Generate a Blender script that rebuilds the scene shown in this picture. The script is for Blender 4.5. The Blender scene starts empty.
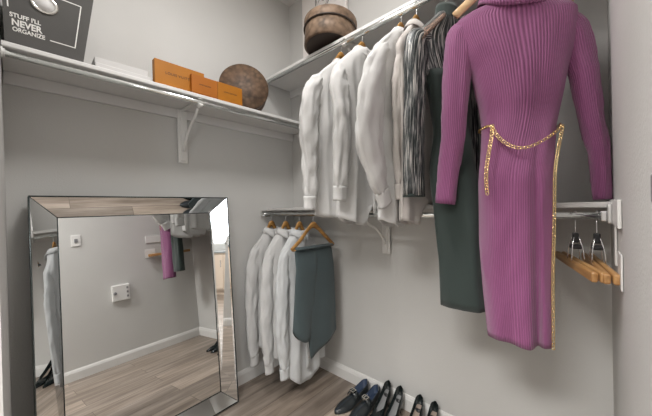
import bpy, math, random
from mathutils import Vector, Matrix, noise
PI = math.pi
scn = bpy.context.scene
C = scn.collection

# ------------------------------------------------------------------ camera
YAW, PITCH, ROLL, FPX = 0.741137, -0.00601, -0.02181, 285.05
cy_, sy_ = math.cos(YAW), math.sin(YAW)
fwd = Vector((-sy_*math.cos(PITCH), cy_*math.cos(PITCH), math.sin(PITCH)))
rt0 = Vector((cy_, sy_, 0)); up0 = rt0.cross(fwd)
rt = math.cos(ROLL)*rt0 + math.sin(ROLL)*up0
up = -math.sin(ROLL)*rt0 + math.cos(ROLL)*up0
cam_data = bpy.data.cameras.new('camera')
cam_data.sensor_width = 36.0; cam_data.lens = FPX/652*36.0; cam_data.clip_start = 0.01
cam = bpy.data.objects.new('camera', cam_data); C.objects.link(cam)
m = Matrix.Identity(4)
for i in range(3):
    m[i][0] = rt[i]; m[i][1] = up[i]; m[i][2] = -fwd[i]
m.translation = Vector((1.7328, -1.5090, 1.1830))
cam.matrix_world = m
scn.camera = cam

# ------------------------------------------------------------------ world, lights, exposure
w = bpy.data.worlds.new('World'); scn.world = w; w.use_nodes = True
w.node_tree.nodes['Background'].inputs[0].default_value = (0.85, 0.93, 1.0, 1)
w.node_tree.nodes['Background'].inputs[1].default_value = 2.5
scn.view_settings.view_transform = 'Standard'; scn.view_settings.look = 'None'
scn.view_settings.gamma = 1.0; scn.view_settings.use_curve_mapping = False
scn.view_settings.exposure = 0.46
def area(name, loc, rot, sx, sy, power, col=(1, 1, 1), shape='RECTANGLE'):
    l = bpy.data.lights.new(name, 'AREA'); l.shape = shape; l.size = sx; l.size_y = sy
    l.energy = power; l.color = col
    o = bpy.data.objects.new(name, l); o.location = loc; o.rotation_euler = rot; C.objects.link(o); return o
area('closet_assumed_lamp', (1.00, -0.95, 2.735), (0, 0, 0), 0.42, 0.42, 13, (1, 0.975, 0.95), 'DISK')  # assumed overhead source for the closet, itself out of view
area('bathroom_fill_light', (1.45, -2.55, 2.735), (0, 0, 0), 0.9, 0.9, 75, (1, 0.985, 0.965))  # added fill, sends light into the closet through the doorway
area('bathroom_window_light', (4.04, -3.72, 1.55), (0, -PI/2, PI), 0.9, 0.75, 14, (0.93, 0.97, 1))

# ------------------------------------------------------------------ materials
def mat(name, col, rough=0.5, metal=0.0, **k):
    m = bpy.data.materials.new(name); m.use_nodes = True
    b = m.node_tree.nodes['Principled BSDF']
    b.inputs['Base Color'].default_value = (*col, 1); b.inputs['Roughness'].default_value = rough
    b.inputs['Metallic'].default_value = metal
    for kk, v in k.items(): b.inputs[kk.replace('_', ' ')].default_value = v
    return m
def nodes(m): return m.node_tree.nodes, m.node_tree.links, m.node_tree.nodes['Principled BSDF']
def coords(N, L, kind='Object', scale=(1, 1, 1), rot=(0, 0, 0)):
    t = N.new('ShaderNodeTexCoord'); mp = N.new('ShaderNodeMapping')
    mp.inputs['Scale'].default_value = scale; mp.inputs['Rotation'].default_value = rot
    L.new(t.outputs[kind], mp.inputs[0]); return mp.outputs[0]
def ramp(N, L, fac, stops):
    r = N.new('ShaderNodeValToRGB'); L.new(fac, r.inputs[0]); e = r.color_ramp.elements
    e[0].position, e[0].color = stops[0][0], (*stops[0][1], 1)
    e[1].position, e[1].color = stops[-1][0], (*stops[-1][1], 1)
    for p, c in stops[1:-1]:
        x = e.new(p); x.color = (*c, 1)
    return r.outputs[0]
def bumpn(N, L, b, h, strength, dist):
    n = N.new('ShaderNodeBump'); n.inputs['Strength'].default_value = strength; n.inputs['Distance'].default_value = dist
    L.new(h, n.inputs['Height']); L.new(n.outputs[0], b.inputs['Normal'])
def noise_n(N, L, v, scale, detail=3, rough=0.5):
    n = N.new('ShaderNodeTexNoise'); L.new(v, n.inputs['Vector']); n.inputs['Scale'].default_value = scale
    n.inputs['Detail'].default_value = detail; n.inputs['Roughness'].default_value = rough; return n.outputs['Fac']
def paint(name, col, rough=0.75, bs=160, bd=0.0015):
    m = mat(name, col, rough); N, L, b = nodes(m)
    v = coords(N, L); bumpn(N, L, b, noise_n(N, L, v, bs, 2), 0.5, bd)
    c = noise_n(N, L, v, 2.0, 3)
    L.new(ramp(N, L, c, [(0.3, tuple(x*0.97 for x in col)), (0.7, tuple(min(1, x*1.03) for x in col))]), b.inputs['Base Color'])
    return m
M = {}
M['wall'] = paint('wall_paint', (0.595, 0.588, 0.57))
M['ceiling'] = paint('ceiling_paint', (0.70, 0.68, 0.66), 0.9)
M['shelf_low'] = paint('shelf_low_paint', (0.60, 0.585, 0.57))
M['trim'] = mat('trim_white', (0.74, 0.73, 0.71), 0.4)
M['shelf'] = mat('shelf_white', (0.70, 0.69, 0.68), 0.45)
M['plastic'] = mat('white_plastic', (0.76, 0.75, 0.73), 0.4)
M['chrome'] = mat('chrome', (0.88, 0.91, 0.895), 0.17, 1.0)
M['steel'] = mat('hook_steel', (0.75, 0.75, 0.75), 0.25, 1.0)
M['mirror'] = mat('mirror_silver', (0.86, 0.87, 0.87), 0.0, 1.0)
M['mirror_edge'] = mat('mirror_edge', (0.10, 0.12, 0.12), 0.25, 0.6)
M['backing'] = mat('mirror_backing', (0.25, 0.25, 0.26), 0.5, 0.3)
M['black_plastic'] = mat('black_plastic', (0.015, 0.015, 0.017), 0.35)
M['glass'] = mat('window_glass', (1, 1, 1), 0.0, 0.0, Transmission_Weight=1.0, IOR=1.02)
M['cabinet'] = mat('cabinet_cream', (0.66, 0.55, 0.45), 0.5)
M['counter'] = mat('counter_grey', (0.25, 0.27, 0.27), 0.3)
M['lamp'] = mat('lamp_diffuser', (0.9, 0.9, 0.88), 0.5, 0.0, Emission_Color=(1, 0.96, 0.9, 1), Emission_Strength=3.0)

def floor_mat():
    m = mat('floor_laminate', (0.3, 0.24, 0.19), 0.42); N, L, b = nodes(m)
    v = coords(N, L, 'Object', (1, 1, 1), (0, 0, PI/2))
    br = N.new('ShaderNodeTexBrick'); L.new(v, br.inputs['Vector'])
    br.offset = 0.37; br.inputs['Scale'].default_value = 1.0
    br.inputs['Brick Width'].default_value = 1.15; br.inputs['Row Height'].default_value = 0.155
    br.inputs['Mortar Size'].default_value = 0.0016; br.inputs['Mortar Smooth'].default_value = 0.3
    br.inputs['Color1'].default_value = (0.0, 0.0, 0.0, 1); br.inputs['Color2'].default_value = (1, 1, 1, 1)
    br.inputs['Mortar'].default_value = (0.5, 0.5, 0.5, 1)
    # grain, shifted from plank to plank
    add = N.new('ShaderNodeVectorMath'); add.operation = 'MULTIPLY_ADD'
    L.new(br.outputs['Color'], add.inputs[0]); add.inputs[1].default_value = (3.1, 5.7, 2.3); L.new(v, add.inputs[2])
    mp = N.new('ShaderNodeMapping'); mp.inputs['Scale'].default_value = (1.3, 17, 1); L.new(add.outputs[0], mp.inputs[0])
    g = noise_n(N, L, mp.outputs[0], 1.6, 6, 0.62)
    mp2 = N.new('ShaderNodeMapping'); mp2.inputs['Scale'].default_value = (0.8, 4.5, 1); L.new(add.outputs[0], mp2.inputs[0])
    g2 = noise_n(N, L, mp2.outputs[0], 1.7, 4, 0.6)
    mx = N.new('ShaderNodeMix'); mx.data_type = 'FLOAT'; mx.inputs[0].default_value = 0.45
    L.new(g, mx.inputs[2]); L.new(g2, mx.inputs[3])
    col = ramp(N, L, mx.outputs[0], [(0.30, (0.125, 0.098, 0.078)), (0.45, (0.22, 0.178, 0.145)), (0.56, (0.33, 0.275, 0.23)), (0.72, (0.46, 0.40, 0.35))])
    pm = N.new('ShaderNodeMix'); pm.data_type = 'RGBA'; pm.blend_type = 'MULTIPLY'; pm.inputs[0].default_value = 1
    tone = ramp(N, L, br.outputs['Color'], [(0.0, (0.80, 0.80, 0.80)), (1.0, (1.1, 1.08, 1.05))])
    L.new(col, pm.inputs[6]); L.new(tone, pm.inputs[7])
    gm = N.new('ShaderNodeMix'); gm.data_type = 'RGBA'; L.new(br.outputs['Fac'], gm.inputs[0])
    L.new(pm.outputs[2], gm.inputs[6]); gm.inputs[7].default_value = (0.09, 0.07, 0.055, 1)
    L.new(gm.outputs[2], b.inputs['Base Color'])
    bumpn(N, L, b, g, 0.15, 0.002)
    return m
M['floor'] = floor_mat()

def wood(name, c1, c2, sc=(3, 40, 40)):
    m = mat(name, c1, 0.38); N, L, b = nodes(m)
    f = noise_n(N, L, coords(N, L, 'Object', sc), 1.5, 4)
    L.new(ramp(N, L, f, [(0.35, c1), (0.65, c2)]), b.inputs['Base Color']); return m
M['hanger'] = wood('hanger_wood', (0.30, 0.145, 0.035), (0.46, 0.25, 0.075))
M['hanger_pale'] = wood('hanger_wood_pale', (0.60, 0.38, 0.19), (0.74, 0.52, 0.30))
M['hanger_clamp'] = wood('clamp_wood', (0.34, 0.17, 0.06), (0.50, 0.28, 0.11))

def cloth(name, col, rough=0.85, sheen=0.2, bs=420, bd=0.0008, var=0.05, crease=0.0):
    m = mat(name, col, rough, 0.0, Sheen_Weight=sheen); N, L, b = nodes(m)
    v = coords(N, L); bumpn(N, L, b, noise_n(N, L, v, bs, 2), 0.3, bd)
    if crease:
        v2 = coords(N, L, 'Object', (1, 1, 0.35)); c = N.new('ShaderNodeTexNoise'); c.noise_type = 'RIDGED_MULTIFRACTAL'
        L.new(v2, c.inputs['Vector']); c.inputs['Scale'].default_value = 9; c.inputs['Detail'].default_value = 2; c.inputs['Distortion'].default_value = 0.6
        b2 = N.new('ShaderNodeBump'); b2.inputs['Strength'].default_value = crease; b2.inputs['Distance'].default_value = 0.010
        L.new(c.outputs['Fac'], b2.inputs['Height']); L.new(b.inputs['Normal'].links[0].from_socket, b2.inputs['Normal']); L.new(b2.outputs[0], b.inputs['Normal'])
    L.new(ramp(N, L, noise_n(N, L, v, 9, 3), [(0.3, tuple(x*(1-var) for x in col)), (0.7, tuple(min(1, x*(1+var)) for x in col))]), b.inputs['Base Color'])
    return m
M['white_cotton'] = cloth('white_cotton', (0.63, 0.625, 0.615), crease=0.6)
M['cream_cotton'] = cloth('cream_cotton', (0.60, 0.56, 0.53), crease=0.6)
M['blue_white_cotton'] = cloth('cool_white_cotton', (0.60, 0.615, 0.62), crease=0.6)
M['pants'] = cloth('slate_twill', (0.058, 0.082, 0.088), 0.8, 0.15)
M['green_knit'] = cloth('dark_green_knit', (0.028, 0.042, 0.038), 0.9, 0.25)
M['button'] = mat('shirt_button', (0.55, 0.53, 0.5), 0.3)

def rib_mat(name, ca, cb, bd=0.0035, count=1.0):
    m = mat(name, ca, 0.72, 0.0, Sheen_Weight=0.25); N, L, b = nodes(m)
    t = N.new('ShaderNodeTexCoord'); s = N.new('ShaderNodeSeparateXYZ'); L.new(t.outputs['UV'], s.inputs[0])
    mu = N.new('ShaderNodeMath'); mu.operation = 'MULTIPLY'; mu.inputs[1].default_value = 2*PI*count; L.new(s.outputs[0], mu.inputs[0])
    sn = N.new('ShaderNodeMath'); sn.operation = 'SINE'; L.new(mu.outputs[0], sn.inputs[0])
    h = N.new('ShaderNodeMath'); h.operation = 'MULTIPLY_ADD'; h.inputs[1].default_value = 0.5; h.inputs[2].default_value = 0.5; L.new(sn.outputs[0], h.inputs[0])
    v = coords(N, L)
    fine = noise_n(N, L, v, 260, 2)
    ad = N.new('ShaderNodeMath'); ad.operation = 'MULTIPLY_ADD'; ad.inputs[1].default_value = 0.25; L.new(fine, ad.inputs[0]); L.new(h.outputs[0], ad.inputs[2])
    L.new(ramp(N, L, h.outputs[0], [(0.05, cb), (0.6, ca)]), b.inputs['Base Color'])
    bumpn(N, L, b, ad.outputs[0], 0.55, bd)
    return m
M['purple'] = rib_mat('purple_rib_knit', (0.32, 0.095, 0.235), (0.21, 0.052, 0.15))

def sequin():
    m = mat('metallic_stripe_mesh', (0.05, 0.05, 0.05), 0.45); N, L, b = nodes(m)
    t = N.new('ShaderNodeTexCoord'); mp = N.new('ShaderNodeMapping'); mp.inputs['Scale'].default_value = (2.8, 0.06, 1)
    L.new(t.outputs['UV'], mp.inputs[0])
    f = noise_n(N, L, mp.outputs[0], 1.15, 3, 0.65)
    L.new(ramp(N, L, f, [(0.44, (0.010, 0.014, 0.015)), (0.51, (0.04, 0.05, 0.053)), (0.56, (0.30, 0.30, 0.30)), (0.62, (0.66, 0.64, 0.60))]), b.inputs['Base Color'])
    bumpn(N, L, b, f, 0.5, 0.002); b.inputs['Metallic'].default_value = 0.25
    return m
M['sequin'] = sequin()
def sheer():
    m = mat('sheer_shoulder', (0.5, 0.3, 0.2), 0.6); N, L, b = nodes(m)
    t = N.new('ShaderNodeTexCoord'); mp = N.new('ShaderNodeMapping'); mp.inputs['Scale'].default_value = (1.0, 8, 1)
    L.new(t.outputs['UV'], mp.inputs[0])
    f = noise_n(N, L, mp.outputs[0], 0.9, 2, 0.5)
    L.new(ramp(N, L, f, [(0.42, (0.02, 0.025, 0.025)), (0.52, (0.16, 0.11, 0.09)), (0.6, (0.55, 0.34, 0.24))]), b.inputs['Base Color'])
    return m
M['sheer'] = sheer()
M['gold'] = mat('gold_chain', (0.83, 0.62, 0.30), 0.25, 1.0)
M['orange'] = cloth('orange_card', (0.38, 0.135, 0.002), 0.55, 0.0, 200, 0.0003, 0.06)
M['orange_deep'] = cloth('deep_orange_card', (0.37, 0.110, 0.002), 0.55, 0.0, 200, 0.0003, 0.06)
M['ink'] = mat('brown_ink', (0.10, 0.045, 0.015), 0.6)
M['bin'] = cloth('charcoal_felt', (0.085, 0.082, 0.078), 0.85, 0.1, 300, 0.001)
M['bin_side'] = cloth('grey_felt', (0.25, 0.24, 0.23), 0.85, 0.1, 300, 0.001)
M['white_ink'] = mat('white_print', (0.78, 0.77, 0.74), 0.6)
M['black_ink'] = mat('black_print', (0.03, 0.03, 0.03), 0.6)
M['paper'] = mat('paper_white', (0.60, 0.59, 0.58), 0.6)
M['white_card'] = mat('white_card', (0.86, 0.82, 0.79), 0.5)

def canvas(name, c1, c2):
    # brown coated canvas with a repeat of small paler marks
    m = mat(name, c1, 0.62); N, L, b = nodes(m)
    v = coords(N, L)
    vo = N.new('ShaderNodeTexVoronoi'); L.new(v, vo.inputs['Vector']); vo.inputs['Scale'].default_value = 30; vo.inputs['Randomness'].default_value = 0.9
    f = ramp(N, L, vo.outputs['Distance'], [(0.15, (0.8, 0.8, 0.8)), (0.5, (0, 0, 0))])
    mx = N.new('ShaderNodeMix'); mx.data_type = 'RGBA'; L.new(f, mx.inputs[0])
    base = ramp(N, L, noise_n(N, L, v, 22, 4), [(0.35, tuple(x*0.5 for x in c1)), (0.65, tuple(x*1.3 for x in c1))])
    L.new(base, mx.inputs[6]); mx.inputs[7].default_value = (*c2, 1); L.new(mx.outputs[2], b.inputs['Base Color'])
    return m
M['canvas'] = canvas('brown_canvas', (0.105, 0.060, 0.034), (0.16, 0.10, 0.06))
M['canvas_pale'] = canvas('tan_canvas', (0.175, 0.115, 0.075), (0.25, 0.17, 0.115))
M['canvas_dark'] = mat('dark_base', (0.035, 0.022, 0.016), 0.5)
M['leather'] = mat('black_leather', (0.022, 0.026, 0.028), 0.28)
M['patent'] = mat('black_patent', (0.010, 0.014, 0.014), 0.12)
M['insole_blue'] = mat('blue_insole', (0.035, 0.055, 0.10), 0.5)
M['insole_grey'] = mat('grey_insole', (0.20, 0.20, 0.20), 0.5)
M['insole_tan'] = mat('tan_insole', (0.28, 0.22, 0.18), 0.5)
M['metal_bright'] = mat('buckle_metal', (0.85, 0.84, 0.8), 0.15, 1.0)

# ------------------------------------------------------------------ mesh helpers
class MB:
    def __init__(s): s.v = []; s.f = []; s.uv = []; s.m = []; s.cm = 0
    def add(s, vs, fs, uvs=None):
        o = len(s.v); s.v += [tuple(v) for v in vs]
        for i, f in enumerate(fs):
            s.f.append(tuple(o+j for j in f)); s.m.append(s.cm)
            s.uv.append(uvs[i] if uvs else [(0, 0)]*len(f))
    def box(s, lo, hi, M4=None, bev=0):
        x0, y0, z0 = lo; x1, y1, z1 = hi
        vs = [(x0, y0, z0), (x1, y0, z0), (x1, y1, z0), (x0, y1, z0), (x0, y0, z1), (x1, y0, z1), (x1, y1, z1), (x0, y1, z1)]
        if M4: vs = [M4 @ Vector(v) for v in vs]
        s.add(vs, [(3, 2, 1, 0), (4, 5, 6, 7), (0, 1, 5, 4), (1, 2, 6, 5), (2, 3, 7, 6), (3, 0, 4, 7)])
    def loft(s, rings, closed=True, cap0=False, cap1=False, us=None, vs_=None):
        n = len(rings[0]); o = len(s.v)
        for r in rings: s.v += [tuple(p) for p in r]
        N = n if closed else n-1
        for a in range(len(rings)-1):
            for i in range(N):
                j = (i+1) % n
                s.f.append((o+a*n+i, o+a*n+j, o+(a+1)*n+j, o+(a+1)*n+i)); s.m.append(s.cm)
                if us:
                    u0 = us[i]; u1 = us[i+1]; va, vb = vs_[a], vs_[a+1]
                    s.uv.append([(u0, va), (u1, va), (u1, vb), (u0, vb)])
                else: s.uv.append([(0, 0)]*4)
        if cap0: s.f.append(tuple(o+i for i in reversed(range(n)))); s.m.append(s.cm); s.uv.append([(0, 0)]*n)
        if cap1: s.f.append(tuple(o+(len(rings)-1)*n+i for i in range(n))); s.m.append(s.cm); s.uv.append([(0, 0)]*n)
    def tube(s, pts, r, n=10, cap=True, flat=1.0, ref=None, closed=False):
        pts = [Vector(p) for p in pts]; rings = []; k = len(pts)
        rs = r if isinstance(r, (list, tuple)) else [r]*k
        prev = None
        for i, p in enumerate(pts):
            if closed: t = pts[(i+1) % k]-pts[i-1]
            else: t = pts[min(i+1, k-1)]-pts[max(i-1, 0)]
            t.normalize()
            a = Vector(ref) if ref else (prev if prev else (Vector((0, 0, 1)) if abs(t.z) < 0.9 else Vector((1, 0, 0))))
            a = a - t*a.dot(t); a.normalize(); prev = a.copy(); b = t.cross(a)
            rings.append([p + rs[i]*(math.cos(2*PI*j/n)*a + flat*math.sin(2*PI*j/n)*b) for j in range(n)])
        if closed: rings.append(rings[0])
        s.loft(rings, True, cap and not closed, cap and not closed)
    def lathe(s, prof, n=40, M4=None, cap=True):
        rings = []
        for r, z in prof:
            ring = [Vector((r*math.cos(2*PI*j/n), r*math.sin(2*PI*j/n), z)) for j in range(n)]
            if M4: ring = [M4 @ p for p in ring]
            rings.append(ring)
        s.loft(rings, True, cap, cap)
    def torus(s, c, R, r, M3, n=14, k=6, sx=1.0):
        rings = []
        for i in range(n+1):
            a = 2*PI*i/n
            rings.append([Vector(c) + M3 @ Vector(((R+r*math.cos(2*PI*j/k))*math.cos(a)*sx, (R+r*math.cos(2*PI*j/k))*math.sin(a), r*math.sin(2*PI*j/k))) for j in range(k)])
        s.loft(rings)
    def build(s, name, mats, parent=None, smooth=False, bevel=0, solid=0, sub=0, loc=None):
        me = bpy.data.meshes.new(name); me.from_pydata(s.v, [], s.f)
        if not isinstance(mats, (list, tuple)): mats = [mats]
        for mm in mats: me.materials.append(mm)
        uvl = me.uv_layers.new(name='UVMap'); i = 0
        for q in s.uv:
            for uv in q: uvl.data[i].uv = uv; i += 1
        for p, mi in zip(me.polygons, s.m): p.material_index = mi; p.use_smooth = smooth
        me.update()
        o = bpy.data.objects.new(name, me); C.objects.link(o)
        if parent: o.parent = parent
        if loc: o.location = loc
        if bevel:
            b = o.modifiers.new('bevel', 'BEVEL'); b.width = bevel; b.segments = 2; b.limit_method = 'ANGLE'; b.angle_limit = math.radians(40)
        if solid:
            b = o.modifiers.new('solid', 'SOLIDIFY'); b.thickness = solid; b.offset = 0
        if sub:
            b = o.modifiers.new('sub', 'SUBSURF'); b.levels = sub; b.render_levels = sub
        return o
def thing(name, label, cat, loc=(0, 0, 0), rz=0, group=None, rot=None):
    o = bpy.data.objects.new(name, None); C.objects.link(o); o.empty_display_size = 0.05
    o.location = loc; o.rotation_euler = rot if rot else (0, 0, rz); o['label'] = label; o['category'] = cat
    if group: o['group'] = group
    return o
def tag(o, label, cat, group=None):
    o['label'] = label; o['category'] = cat
    if group: o['group'] = group
    return o
def struct(o, label=None):
    o['kind'] = 'structure'
    if label: o['label'] = label
    return o
def lab(o, label): o['label'] = label; return o
def lerp_tab(tab, x):
    if x <= tab[0][0]: return tab[0][1:]
    for a, b in zip(tab, tab[1:]):
        if x <= b[0]:
            t = (x-a[0])/(b[0]-a[0]); return tuple(p+(q-p)*t for p, q in zip(a[1:], b[1:]))
    return tab[-1][1:]
def catmull(pts, k=6):
    P = [Vector(p) for p in pts]; P = [2*P[0]-P[1]]+P+[2*P[-1]-P[-2]]; out = []
    for i in range(1, len(P)-2):
        for s in range(k):
            t = s/k; a, b, c, d = P[i-1:i+3]
            out.append(0.5*((2*b)+(-a+c)*t+(2*a-5*b+4*c-d)*t*t+(-a+3*b-3*c+d)*t**3))
    out.append(P[-2]); return out
def text_mesh(name, body, size, mt, M4, parent, align='LEFT', ext=0.0004, bold=0.0, spacing=1.0, xs=1.0):
    cu = bpy.data.curves.new(name, 'FONT'); cu.body = body; cu.size = size; cu.extrude = ext; cu.offset = bold
    cu.align_x = align; cu.space_character = spacing
    t = bpy.data.objects.new(name, cu); C.objects.link(t)
    dg = bpy.context.evaluated_depsgraph_get(); dg.update()
    me = bpy.data.meshes.new_from_object(t.evaluated_get(dg))
    bpy.data.objects.remove(t); bpy.data.curves.remove(cu)
    me.transform(M4 @ Matrix.Diagonal((xs, 1, 1, 1))); me.materials.clear(); me.materials.append(mt)
    o = bpy.data.objects.new(name, me); C.objects.link(o); o.parent = parent; return o
def axes(x, y, z, o):
    m = Matrix.Identity(4)
    for i in range(3): m[i][0] = x[i]; m[i][1] = y[i]; m[i][2] = z[i]; m[i][3] = o[i]
    return m

# ------------------------------------------------------------------ the room
W, YF, H = 1.798, -1.532, 2.778
WT = 0.12
def sbox(name, lo, hi, mt, bevel=0, label=None):
    b = MB(); b.box(lo, hi); return struct(b.build(name, mt, bevel=bevel), label)
BX0, BX1, BY = 0.0, 4.1, -4.2          # bathroom beyond the door
sbox('floor', (-0.12, BY-0.12, -0.06), (BX1+0.12, 0.12, 0.0), M['floor'])
sbox('ceiling', (-0.12, BY-0.12, H), (BX1+0.12, 0.12, H+0.06), M['ceiling'])
sbox('wall_left', (-WT, BY, 0), (0, WT, H), M['wall'])
sbox('wall_back', (0, 0, 0), (BX1, WT, H), M['wall'])
sbox('wall_right', (W, YF, 0), (W+WT, 0, H), M['wall'])
DX0, DX1, DH = 0.86, 1.775, 2.05
b = MB()
b.box((0, YF-WT, 0), (DX0-0.012, YF, H)); b.box((DX0-0.012, YF-WT, DH+0.012), (DX1, YF, H)); b.box((DX1, YF-WT, 0), (W+WT, YF, H))
struct(b.build('wall_front', M['wall']))
b = MB(); b.box((W+WT, YF-WT, 0), (BX1, YF, H)); struct(b.build('wall_bath_side', M['wall']))
# bathroom side wall with a window opening
WY0, WY1, WZ0, WZ1 = -4.12, -3.34, 1.02, 2.05
b = MB()
b.box((BX1, BY-WT, 0), (BX1+WT, WY0, H)); b.box((BX1, WY1, 0), (BX1+WT, YF, H))
b.box((BX1, WY0, 0), (BX1+WT, WY1, WZ0)); b.box((BX1, WY0, WZ1), (BX1+WT, WY1, H))
struct(b.build('wall_bath_right', M['wall']))
sbox('wall_bath_far', (0, BY-WT, 0), (BX1, BY, H), M['wall'])
b = MB()
for lo, hi in [((WY0, WZ0), (WY0+0.04, WZ1)), ((WY1-0.04, WZ0), (WY1, WZ1)), ((WY0, WZ0), (WY1, WZ0+0.04)), ((WY0, WZ1-0.04), (WY1, WZ1)), (((WY0+WY1)/2-0.015, WZ0), ((WY0+WY1)/2+0.015, WZ1))]:
    b.box((BX1+0.04, lo[0], lo[1]), (BX1+0.08, hi[0], hi[1]))
wn = struct(b.build('window_1', M['trim']))
b = MB(); b.box((BX1+0.055, WY0+0.02, WZ0+0.02), (BX1+0.06, WY1-0.02, WZ1-0.02)); b.build('window_pane', M['glass'], wn)
# door casing on the closet side and jamb
b = MB()
b.box((DX0-0.012, YF-WT-0.01, 0), (DX0, YF, DH)); b.box((DX0-0.012, YF-WT-0.01, DH), (DX1, YF, DH+0.012))
b.box((DX0-0.075, YF-WT-0.016, 0), (DX0-0.012, YF-WT, DH+0.075)); b.box((DX0-0.012, YF-WT-0.016, DH+0.012), (DX1+0.02, YF-WT, DH+0.075))
struct(b.build('trim_1', M['trim']), 'white door casing around the closet doorway')
# baseboards
def baseboard(name, p0, p1, nrm, h=0.088, t=0.013):
    p0 = Vector((*p0, 0)); p1 = Vector((*p1, 0)); n = Vector((*nrm, 0))
    prof = [(0, 0), (t, 0), (t, h*0.72), (t*0.8, h*0.80), (t*0.75, h*0.86), (t*0.35, h), (0, h)]
    b = MB(); b.loft([[p + n*a + Vector((0, 0, z)) for a, z in prof] for p in (p0, p1)], True, True, True)
    return struct(b.build(name, M['trim']))
baseboard('baseboard_left', (0, YF), (0, 0), (1, 0))
baseboard('baseboard_back', (0, 0), (W, 0), (0, -1))
baseboard('baseboard_right', (W, 0), (W, YF), (-1, 0))
baseboard('baseboard_front', (0, YF), (DX0-0.075, YF), (0, 1))

# assumed ceiling lamp, out of view
L0 = thing('unseen_ceiling_lamp', 'assumed round white flush lamp on the closet ceiling, out of view', 'lamp', (1.00, -0.95, H))
b = MB(); b.lathe([(0.17, 0), (0.17, -0.02), (0.155, -0.028)], 40); b.build('lamp_base', M['plastic'], L0, True)
b = MB(); b.lathe([(0.152, -0.020), (0.14, -0.030), (0.08, -0.038), (0.01, -0.040)], 40); b.build('lamp_shade', M['lamp'], L0, True)

# ------------------------------------------------------------------ shelves, rods, brackets
def shelf(name, lo, hi, label, cleats, mk='shelf'):
    t = thing(name, label, 'shelf', ((lo[0]+hi[0])/2, (lo[1]+hi[1])/2, lo[2])); off = Vector(t.location)
    b = MB(); b.box(Vector(lo)-off, Vector(hi)-off); b.build('shelf_board', M[mk], t, bevel=0.003)
    for a, c in cleats:
        b = MB(); b.box(Vector(a)-off, Vector(c)-off); b.build('wall_cleat', M[mk], t, bevel=0.002)
    return t
shelf('wall_shelf', (0.001, YF+0.002, 1.756), (0.272, -0.002, 1.774), 'white shelf board along the left wall above the mirror, holding orange boxes',
      [((0.001, YF+0.002, 1.705), (0.018, -0.002, 1.7555))])
shelf('wall_shelf', (0.002, -0.270, 2.097), (W-0.002, -0.002, 2.115), 'highest white shelf board, running above the hung shirts and dresses',
      [((0.002, -0.018, 2.045), (W-0.002, -0.001, 2.0965))])
shelf('wall_shelf', (0.002, -0.262, 1.160), (W-0.002, -0.002, 1.178), 'lowest shelf board, edge-on at eye level and painted like the wall, above the low rod',
      [((0.002, -0.018, 1.108), (W-0.002, -0.001, 1.1595))], 'shelf_low')
RZ1, RZ2, RZL, RY = 2.076, 1.737, 1.135, -0.273
def rod(name, p0, p1, r, label, ends):
    t = thing(name, label, 'rod', tuple((Vector(p0)+Vector(p1))/2)); o = Vector(t.location)
    b = MB(); b.tube([Vector(p0)-o, Vector(p1)-o], r, 20); b.build('rod_tube', M['chrome'], t, True)
    d = (Vector(p1)-Vector(p0)).normalized()
    for P, s in ends:
        b = MB(); P = Vector(P)-o
        b.tube([P, P+d*s*0.005], r*1.7, 20); b.tube([P+d*s*0.005, P+d*s*0.010], r*1.25, 20)
        b.build('end_socket', M['plastic'] if name != 'x' else 0, t, True)
    return t
rod('closet_rod', (0.002, -0.276, RZ1), (W-0.002, -0.276, RZ1), 0.0125, 'top chrome rod that the dresses and upper shirts hang from', [((0.001, -0.276, RZ1), 1), ((W-0.001, -0.276, RZ1), -1)])
rod('closet_rod', (0.257, YF+0.002, RZ2), (0.257, -0.002, RZ2), 0.0115, 'empty chrome rod under the left shelf, above the mirror', [((0.257, YF+0.001, RZ2), 1), ((0.257, -0.001, RZ2), -1)])
lr = rod('closet_rod', (0.002, RY, RZL), (W-0.002, RY, RZL), 0.0115, 'low chrome rod at eye level carrying shirts at left and two bare hangers at right', [])
off = Vector(lr.location)
b = MB(); b.box(Vector((0.001, -0.315, 1.122))-off, Vector((0.016, -0.250, 1.162))-off); b.box(Vector((0.016, -0.30, 1.118))-off, Vector((0.03, -0.255, 1.130))-off)
lab(b.build('end_bracket', M['steel'], lr, bevel=0.002), 'grey metal end bracket on the left wall')
b = MB()
b.box(Vector((W-0.020, -0.300, 1.112))-off, Vector((W-0.009, -0.250, 1.172))-off)
b.box(Vector((W-0.034, -0.295, 1.118))-off, Vector((W-0.020, -0.252, 1.150))-off)
lab(b.build('end_socket', M['steel'], lr, bevel=0.003), 'grey metal end socket at the right wall')
b = MB()
b.box(Vector((W-0.009, -0.485, 1.110))-off, Vector((W-0.001, -0.150, 1.184))-off)
b.box(Vector((W-0.006, -0.330, 0.99))-off, Vector((W-0.001, -0.280, 1.110))-off)
b.box(Vector((W-0.005, -0.500, 0.955))-off, Vector((W-0.001, -0.400, 1.045))-off)
lab(b.build('end_plate', M['plastic'], lr, bevel=0.003), 'white end plate on the right wall')

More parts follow.
